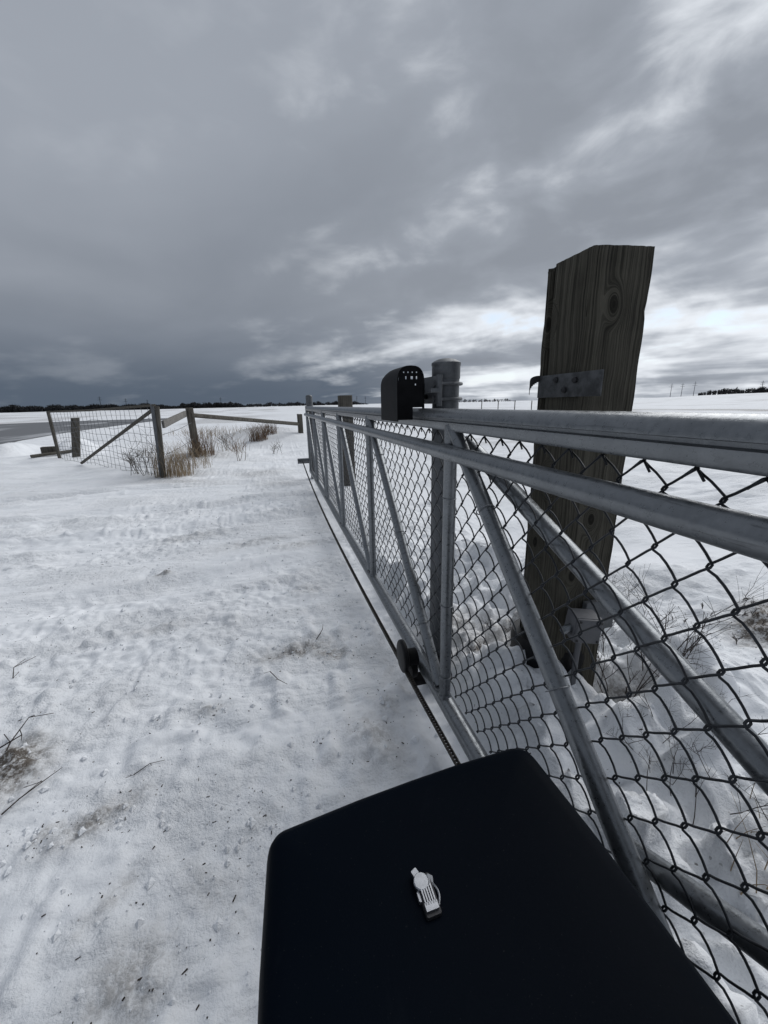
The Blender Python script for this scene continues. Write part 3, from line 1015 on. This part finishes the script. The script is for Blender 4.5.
# ------------------------------------------------------------------ posts at the far end of the gate
def round_post(name, label, x, y, r, z1, mat, dome=True):
    b0 = gz(x, y) - .3
    pr = [(r, 0), (r * 1.01, (z1 - b0) * .5), (r, z1 - b0 - r * .6)]
    pr += [(r * .93, z1 - b0 - r * .3), (r * .7, z1 - b0 - r * .08), (r * .3, z1 - b0)] if dome else [(r * .97, z1 - b0)]
    return tag(build(name, MB().lathe((x, y, b0), pr, 20), mat, loc=(x, y, b0 + .3)), label, 'post')


def square_post(name, label, x, y, s, z1, mat, lean=(0, 0), cat='post', rz=.1):
    b0 = gz(x, y) - .3
    rnd = random.Random(int(x * 100) + int(y * 10))
    def ring_(u):
        rt = Matrix.Rotation(rz, 2)
        h_ = s / 2
        base = [(-h_, -h_ * .8), (-h_ * .8, -h_), (h_ * .8, -h_), (h_, -h_ * .8), (h_, h_ * .8), (h_ * .8, h_), (-h_ * .8, h_), (-h_, h_ * .8)]
        res = []
        for p in base:
            q = rt @ Vector(p) * (1 + rnd.uniform(-.03, .03))
            res.append((x + q.x + lean[0] * u, y + q.y + lean[1] * u, b0 + (z1 - b0) * u + (rnd.uniform(-.01, .01) if u == 1 else 0)))
        return res
    return tag(build(name, MB().extrude(ring_, [0, .25, .5, .75, 1]), mat, loc=(x, y, b0 + .3)), label, cat)


round_post('receiver_post', 'slim round steel post with domed top at the far gate end', .60, 7.05, .057, 1.415, M['galv_dark'])
square_post('timber_post', 'square brown timber post behind the far half of the gate', 1.0, 5.8, .185, 1.37, M['wood2'], rz=.0)

# ------------------------------------------------------------------ old farm gate and fence on the left
Ax, Ay = -2.03, 7.82
Lx, Ly = -5.47, 12.13
square_post('fence_post', 'grey hinge post of the old wire farm gate with dry grass at its foot', Ax, Ay, .072, 1.27, M['wood2'], lean=(.10, 0))
wg = thing('wire_farm_gate', 'sagging old farm gate of woven wire with a diagonal brace', 'gate', ((Ax + Lx) / 2, (Ay + Ly) / 2, 0))
AL = Vector((Lx - Ax, Ly - Ay, 0)); ALn = AL.normalized()


def gp_(u, z):
    return Vector((Ax, Ay, 0)) + AL * u + Vector((0, 0, z))


build('hinge_stile', MB().tube([gp_(-.012, 1.31), gp_(-.004, .65), gp_(.008, .06)], .030, 8), M['galv_dark'], wg)
build('latch_stile', MB().tube([gp_(1.01, 1.24), gp_(1.005, .6), gp_(1.0, .0)], .040, 8), M['wood2'], wg)
build('top_bar', MB().tube([gp_(-.03, 1.30), gp_(.5, 1.235), gp_(1.02, 1.215)], .020, 8), M['wood2'], wg)
build('diagonal_brace', MB().tube([gp_(-.005, 1.215), gp_(.72, .03)], .031, 8), M['wood2'], wg)
mw = random.Random(11)
ztop = lambda u: 1.28 - .08 * u
for k in range(9):
    v = [.06, .16, .27, .38, .50, .63, .76, .90, 1.02][k]
    pts = [gp_(.01 + .98 * i / 16, (v + .02 * mw.uniform(-1, 1) + .03 * math.sin(i * .8 + k)) * (ztop(i / 16) / 1.25)) for i in range(17)]
    build('mesh_wire', MB().tube(pts, .0034, 4), M['galv_dark'], wg)
for k in range(24):
    u = .03 + .94 * k / 23
    pts = [gp_(u + .008 * math.sin(j + k), .04 + (ztop(u) - .05) * j / 5) for j in range(6)]
    build('mesh_wire', MB().tube(pts, .0034, 4), M['galv_dark'], wg)

square_post('fence_post', 'short wooden post behind the latch end of the wire gate', -5.30, 12.5, .19, 1.045, M['wood2'], lean=(.22, 0), rz=.4)
square_post('fence_post', 'brown wooden corner post carrying the long rail, in russet grass', -1.79, 10.0, .135, 1.24, M['wood2'], lean=(-.03, 0), rz=.5)
tag(build('brace_rail', MB().box((-1.90, 8.92, 1.045), (.045, 2.05, .125), Matrix.Rotation(R(4.2), 3, 'X'), .006), M['wood3'], loc=(-1.86, 9, .97)),
    'pale timber brace rail between the hinge post and corner post', 'rail')
tag(build('long_rail', MB().tube([(-1.80, 9.96, 1.085), (-.5, 12.23, .85), (.80, 14.5, .615)], [.050, .054, .060], 6), M['wood2'], loc=(-.4, 12.3, 0)),
    'long dark wooden rail running down to a stubby post', 'rail')
square_post('fence_post', 'stubby dark post at the low end of the long rail', .87, 14.55, .15, .953, M['wood2'], rz=.3)
tag(build('prop_stake', MB().tube([(-1.84, 9.85, .36), (-1.70, 9.72, .0)], .045, 7), M['wood2'], loc=(-1.70, 9.72, 0)),
    'short dark stake propped against the corner post foot', 'stake')
for k, zz in enumerate((.45, .80)):
    pts = [(-1.92 + .012 * i, 7.85 + .215 * i, zz + .012 * i - .02 * math.sin(i * .35)) for i in range(11)]
    tag(build('fence_wire', MB().tube(pts, .005, 4), M['galv_dark'], loc=(-1.9, 8.9, zz)), ['lower slack fence wire between hinge post and corner post', 'upper slack fence wire between hinge post and corner post'][k], 'wire')
# timber offcuts lying by the latch end
mb = MB().box((-6.05, 13.0, gz(-6.05, 13.0) + .13), (.34, .25, .19), Matrix.Rotation(.2, 3, 'Z'), .01)
tag(build('timber_block', mb, M['wood2'], loc=(-6.05, 13, 0)), 'dark square timber block lying in snow left of the wire gate', 'block')
pz = lambda x, y: gz(x, y)
p0, p1 = (-6.25, 12.45), (-5.45, 13.2)
tag(build('plank', MB().tube([(p0[0], p0[1], pz(*p0) + .05), (p1[0], p1[1], pz(*p1) + .05)], .04, 6), M['wood2'], loc=(*p0, 0)),
    'weathered plank half buried in snow behind the wire gate', 'plank')
# ------------------------------------------------------------------ dry grass, weeds, twigs
def grass(name, label, x, y, n, hgt, spread, mat, seed, lean=.35, wd=.004, group='dry grass tufts by the old fence'):
    g = random.Random(seed)
    mb = MB()
    zg = gz(x, y) - .03
    for k in range(n):
        rr = spread * math.sqrt(g.random()); an = g.uniform(0, 6.28)
        bx_, by_ = x + rr * math.cos(an), y + rr * math.sin(an)
        z0 = zg
        h_ = hgt * g.uniform(.45, 1.1); az_ = g.uniform(0, 6.28); ln = lean * g.random() * h_
        pts = []
        for j in range(4):
            u = j / 3
            pts.append(Vector((bx_ + math.cos(az_) * ln * u * u, by_ + math.sin(az_) * ln * u * u, z0 + h_ * (u - .12 * u * u))))
        mb.tube(pts, [wd, wd * .8, wd * .55, wd * .25], 3, False)
    return tag(build(name, mb, mat, loc=(x, y, gz(x, y))), label, 'grass', group)


def weed(name, label, x, y, hgt, n, mat, seed, r0=.003, depth=3, spread=.5, z=None, cat='weed', group=None, angle=.55, buds=False):
    g = random.Random(seed)
    mb = MB()
    z0 = gz(x, y) - .02 if z is None else z
    def grow(p, dv, ln, r, lv):
        q = p
        pts = [p]
        for j in range(3):
            dv = (dv + Vector((g.uniform(-.16, .16), g.uniform(-.16, .16), g.uniform(-.08, .12)))).normalized()
            q = q + dv * ln / 3
            pts.append(q)
        mb.tube(pts, [r, r * .9, r * .75, r * .55], 4, True)
        if buds and lv == 0:
            s = r * 2.2
            mb.box(q, (s, s, s * 1.6))
        if lv > 0:
            for c in range(g.randint(2, 4)):
                u = g.uniform(.3, 1)
                b = pts[0].lerp(pts[3], u) if u < .999 else q
                sd_ = Vector((g.uniform(-1, 1), g.uniform(-1, 1), g.uniform(-.1, .7))).normalized()
                grow(b, (dv * (1 - angle) + sd_ * angle).normalized(), ln * g.uniform(.45, .75), r * .62, lv - 1)
    for k in range(n):
        an = g.uniform(0, 6.28)
        p = Vector((x + g.uniform(-1, 1) * spread * .3, y + g.uniform(-1, 1) * spread * .3, z0))
        if z is None:
            p.z = gz(p.x, p.y) - .012
        grow(p, Vector((math.cos(an) * spread, math.sin(an) * spread, 1)).normalized(), hgt * g.uniform(.35, .55), r0, depth)
    return tag(build(name, mb, mat, loc=(x, y, z0)), label, cat, group)


grass('grass_tuft', 'straw coloured grass tuft at the foot of the hinge post', -1.86, 7.98, 260, .72, .32, M['straw'], 1, lean=.6, wd=.003)
grass('grass_tuft', 'tall straw grass between hinge post and corner post', -1.72, 8.8, 110, .60, .40, M['straw'], 2, lean=.8, wd=.003)
grass('grass_tuft', 'russet grass tuft hugging the corner post', -1.70, 10.0, 170, .72, .30, M['rust_grass'], 3, lean=.7, wd=.004)
grass('grass_tuft', 'thin straw grass right of the corner post', -1.15, 10.9, 55, .50, .50, M['straw'], 4, lean=.9, wd=.0035)
grass('grass_tuft', 'dense russet grass clump under the middle of the long rail', -.55, 13.7, 190, .62, .30, M['rust_grass'], 5, lean=.7, wd=.005)
grass('grass_tuft', 'russet grass clump under the low end of the long rail', -.20, 14.4, 120, .55, .26, M['rust_grass'], 6, lean=.7, wd=.005)
grass('grass_tuft', 'pale grass patch beyond the long rail', -1.9, 16.5, 110, .5, 1.2, M['straw'], 8, wd=.006)
grass('grass_tuft', 'low pale grass patch far behind the corner post', -3.2, 21, 130, .45, 2.0, M['straw'], 9, wd=.007)
weed('weed', 'grey leafless weed bush left of the hinge post', -2.35, 8.2, 1.05, 9, M['weed'], 21, .005, 2, .35, group='weeds by the old fence')
weed('weed', 'smaller grey weed in front of the wire gate near its hinge', -2.62, 8.45, .75, 7, M['weed'], 22, .0045, 2, .35, group='weeds by the old fence')
weed('weed', 'brown branching weed standing alone in snow before the long rail', -.80, 9.4, .80, 4, M['rust_grass'], 23, .006, 2, .28, group='weeds by the old fence')
weed('weed', 'wispy weed in the snow right of the lone branching weed', .02, 10.9, .45, 6, M['weed'], 24, .004, 2, .5, group='weeds by the old fence')
weed('weed', 'tangled grey weed behind the corner post grass', -1.35, 12.2, .8, 10, M['weed'], 25, .005, 2, .6, group='weeds by the old fence')
SH = 'twiggy shrubs poking through the snow behind the gate'
weed('twiggy_shrub', 'reddish twiggy shrub rising right beside the timber post', 1.34, 1.02, .62, 8, M['twig'], 31, .0021, 3, .55, cat='shrub', group=SH, buds=True)
weed('twiggy_shrub', 'low sprawling twig tangle in snow behind the lower mesh', 1.13, .655, .26, 17, M['twig'], 32, .0013, 3, .75, cat='shrub', group=SH, buds=True)
weed('twiggy_shrub', 'dark twigs at the foot of the timber post', 1.14, .95, .36, 6, M['twig'], 33, .0022, 2, .5, cat='shrub', group=SH, buds=True)
weed('twiggy_shrub', 'fine dark twigs behind the steel post foot', .87, 1.33, .15, 14, M['twig'], 34, .0015, 2, .75, cat='shrub', group=SH)
weed('twiggy_shrub', 'dark leaf litter twigs on bare soil far right of the mesh', 2.32, 1.22, .10, 22, M['twig'], 35, .0025, 2, .9, cat='shrub', group=SH)
grass('grass_tuft', 'few pale straw blades behind the mesh at lower right', 1.02, .44, 16, .20, .09, M['straw'], 41, .9, .0016, group='straw blades behind the mesh')
grass('grass_tuft', 'thin straw blades farther right behind the mesh', 1.16, .50, 10, .16, .07, M['straw'], 42, .9, .0014, group='straw blades behind the mesh')


def fallen(label, pts, r, seed):
    g = random.Random(seed)
    P = []
    for i, (x, y, up) in enumerate(pts):
        P.append((x, y, gz(x, y) + r + up))
    n = len(P)
    mb = MB().tube(P, [r * (1 - .6 * i / (n - 1)) for i in range(n)], 5)
    for k in range(2):
        q = Vector(P[n // 2 + k - 1])
        mb.tube([q, q + Vector((g.uniform(-.05, .05), g.uniform(-.03, .05), .012))], r * .5, 4)
    return tag(build('fallen_twig', mb, M['twig'], loc=P[0]), label, 'twig', 'twigs lying on the trodden snow')


fallen('curved twig arching up from the dark patch at left', [(-1.07, 1.51, .0), (-1.075, 1.55, .04), (-1.04, 1.62, .07), (-.98, 1.66, .07)], .0030, 1)
fallen('hooked twig below the dark patch at the left edge', [(-.965, 1.27, .006), (-.935, 1.31, .012), (-.895, 1.37, .012), (-.86, 1.42, .006)], .0028, 2)
fallen('tiny looped twig on the dark patch', [(-1.10, 1.53, .03), (-1.04, 1.56, .05), (-1.02, 1.52, .03)], .003, 3)
fallen('thin twig near the middle of the trodden snow', [(-.125, 1.70, .012), (-.09, 1.65, .010), (-.05, 1.62, .003)], .0022, 4)
fallen('short twig standing at the left edge of the snow', [(-1.33, 2.05, .0), (-1.34, 2.09, .04), (-1.28, 2.16, .05)], .0026, 5)
fallen('bent twig beside the scraped snow by the chain', [(.12, 1.98, .005), (.16, 2.03, .02), (.17, 2.09, .02)], .0024, 6)
fallen('thin twig lying toward the operator', [(-.60, 1.32, .003), (-.55, 1.34, .004), (-.50, 1.34, .003)], .0018, 7)

# crumbs: loose clods of snow and specks of dirt and bark (nobody could count them)
g = random.Random(99)
ptsx, ptsy = [], []
cl, sp = MB(), MB()
spots = []
for k in range(2600):
    x = g.uniform(-1.9, .42); y = g.uniform(.6, 6.0)
    spots.append((x, y, g.random()))
for k in range(500):
    a_ = g.choice([p for p in PATCH[:13]])
    spots.append((g.gauss(a_[0], a_[2] * 1.1), g.gauss(a_[1], a_[3] * 1.3), g.random()))
for k in range(500):
    spots.append((g.uniform(.66, 2.2), g.uniform(.3, 2.4), g.random()))
hx, _ = ground(np.array([s[0] for s in spots]), np.array([s[1] for s in spots]))
for (x, y, q), z in zip(spots, hx):
    if q < .55:
        r_ = .003 + .013 * g.random() ** 4
        vs_ = []
        for (ux, uy, uz) in ((1, 0, 0), (-1, 0, 0), (0, 1, 0), (0, -1, 0), (0, 0, 1), (0, 0, -1)):
            s_ = r_ * g.uniform(.6, 1.3)
            vs_.append((x + ux * s_, y + uy * s_, z + r_ * .2 + uz * s_ * .7))
        cl.add(vs_, [(0, 2, 4), (2, 1, 4), (1, 3, 4), (3, 0, 4), (2, 0, 5), (1, 2, 5), (3, 1, 5), (0, 3, 5)])
    elif q < .86:
        an = g.uniform(0, 3.14); ln = .0025 + .013 * g.random() ** 4; wd = .0005 + .0011 * g.random()
        sp.box((x, y, z + .001), (ln, wd * 2, wd * 1.5), Matrix.Rotation(an, 3, 'Z'))
tag(build('snow_crumbs', cl, M['snow'], smooth=False), 'loose crumbs of snow scattered over the trodden ground', 'snow', kind='stuff')
tag(build('bark_specks', sp, M['soil'], smooth=False), 'specks of bark, straw and dirt on the snow', 'debris', kind='stuff')

# ------------------------------------------------------------------ far distance
def treeline(label, az0, az1, dist, h0, h1, n, seed, zbase=0.0, dens=None):
    g = random.Random(seed)
    mb = MB()
    for k in range(n):
        u = g.random()
        az_ = R(az0 + (az1 - az0) * u)
        dd = dist * g.uniform(.97, 1.05)
        x, y = dd * math.sin(az_), dd * math.cos(az_)
        env = .55 + .45 * math.sin(u * 23 + seed) * math.sin(u * 61 + 2 * seed)
        hh = (h0 + (h1 - h0) * max(0, env)) * g.uniform(.55, 1.0)
        edge = min(1, 6 * min(u, 1 - u) + .25)
        hh *= edge
        z0 = zbase if dens is None else dens(x, y)
        # a small bare tree: trunk and a ragged crown of thin blades
        mb.tube([(x, y, z0 - 1), (x, y, z0 + hh * .55), (x + g.uniform(-.4, .4), y, z0 + hh)], [.35, .2, .05], 4, False)
        for j in range(9):
            an = g.uniform(0, 6.28); rr = hh * .28 * g.random()
            cx_, cy_ = x + rr * math.cos(an), y + rr * math.sin(an)
            cz = z0 + hh * g.uniform(.12, .82); s_ = hh * g.uniform(.10, .24)
            vs_ = [(cx_ + s_ * g.uniform(-1, 1), cy_ + s_ * g.uniform(-1, 1), cz + s_ * g.uniform(-.8, .8)) for _ in range(4)]
            mb.add(vs_, [(0, 1, 2), (0, 2, 3), (0, 3, 1), (1, 3, 2)])
    return tag(build('treeline', mb, M['tree'], smooth=False), label, 'trees', kind='stuff')


hgt = lambda x, y: gz(x, y)
treeline('dark wood along the horizon at far left', -34, -11, 620, 6, 9.5, 2200, 1)
treeline('dark wood on the horizon behind the old farm gate', -12, -3.5, 700, 6.5, 10.5, 900, 2)
treeline('thin belt of bare trees on the horizon left of the gate end', -4.5, 13, 820, 5, 10, 700, 3)
treeline('low belt of trees on the horizon behind the steel post', 24, 33, 900, 4, 9, 120, 4)
treeline('dark wood on the rise at the far right horizon', 52.5, 66, 430, 3.2, 5.6, 520, 5, 3.1)
pg = 'distant power poles on the horizon'
PL = ['leftmost thin power pole above the far left wood', 'second thin power pole from the left above the far left wood', 'third thin power pole from the left above the wood',
      'lone power pole on the horizon above the old corner post', 'left one of three close power poles left of the roller guard', 'middle one of three close power poles left of the roller guard',
      'right one of three close power poles left of the roller guard', 'left one of three power poles right of the timber post', 'middle one of three power poles right of the timber post',
      'right one of three power poles, next to the far right wood', 'distant power pole hidden at the edge of the timber post', 'power pole sticking up from the far right wood']
for k, (azd, dist, hh, zb_) in enumerate(((-19.5, 700, 19, 0), (-17.0, 760, 17, 0), (-14.8, 820, 16, 0), (-6.5, 900, 20, 0), (10.2, 800, 17, 0), (11.4, 840, 17, 0), (12.6, 880, 17, 0),
                                    (50.0, 900, 22, 3), (51.0, 900, 22, 3), (52.1, 900, 24, 3), (43.8, 800, 16, 1), (57.6, 700, 16, 3))):
    az_ = R(azd); x, y = dist * math.sin(az_), dist * math.cos(az_)
    mb = MB().tube([(x, y, zb_ - 1), (x, y, zb_ + hh)], [.45, .25], 5)
    mb.box((x, y, zb_ + hh * .88), (hh * .22, .4, .35), Matrix.Rotation(-az_, 3, 'Z')).box((x, y, zb_ + hh * .74), (hh * .28, .4, .35), Matrix.Rotation(-az_, 3, 'Z'))
    tag(build('utility_pole', mb, M['tree'], loc=(x, y, zb_)), PL[k], 'pole', pg)
# wire fence posts far out in the right-hand field
for k in range(9):
    u = k / 8
    x, y = 24 + 14 * u, 44 - 6 * u
    z0 = gz(x, y)
    tag(build('field_fence_post', MB().tube([(x, y, z0 - .2), (x, y, z0 + 1.15)], .055, 6), M['wood2'], loc=(x, y, z0)), 'thin fence post in the far field, %s from the steel post' % ['first', 'second', 'third', 'fourth', 'fifth', 'sixth', 'seventh', 'eighth', 'ninth'][k], 'post', 'far field fence posts')
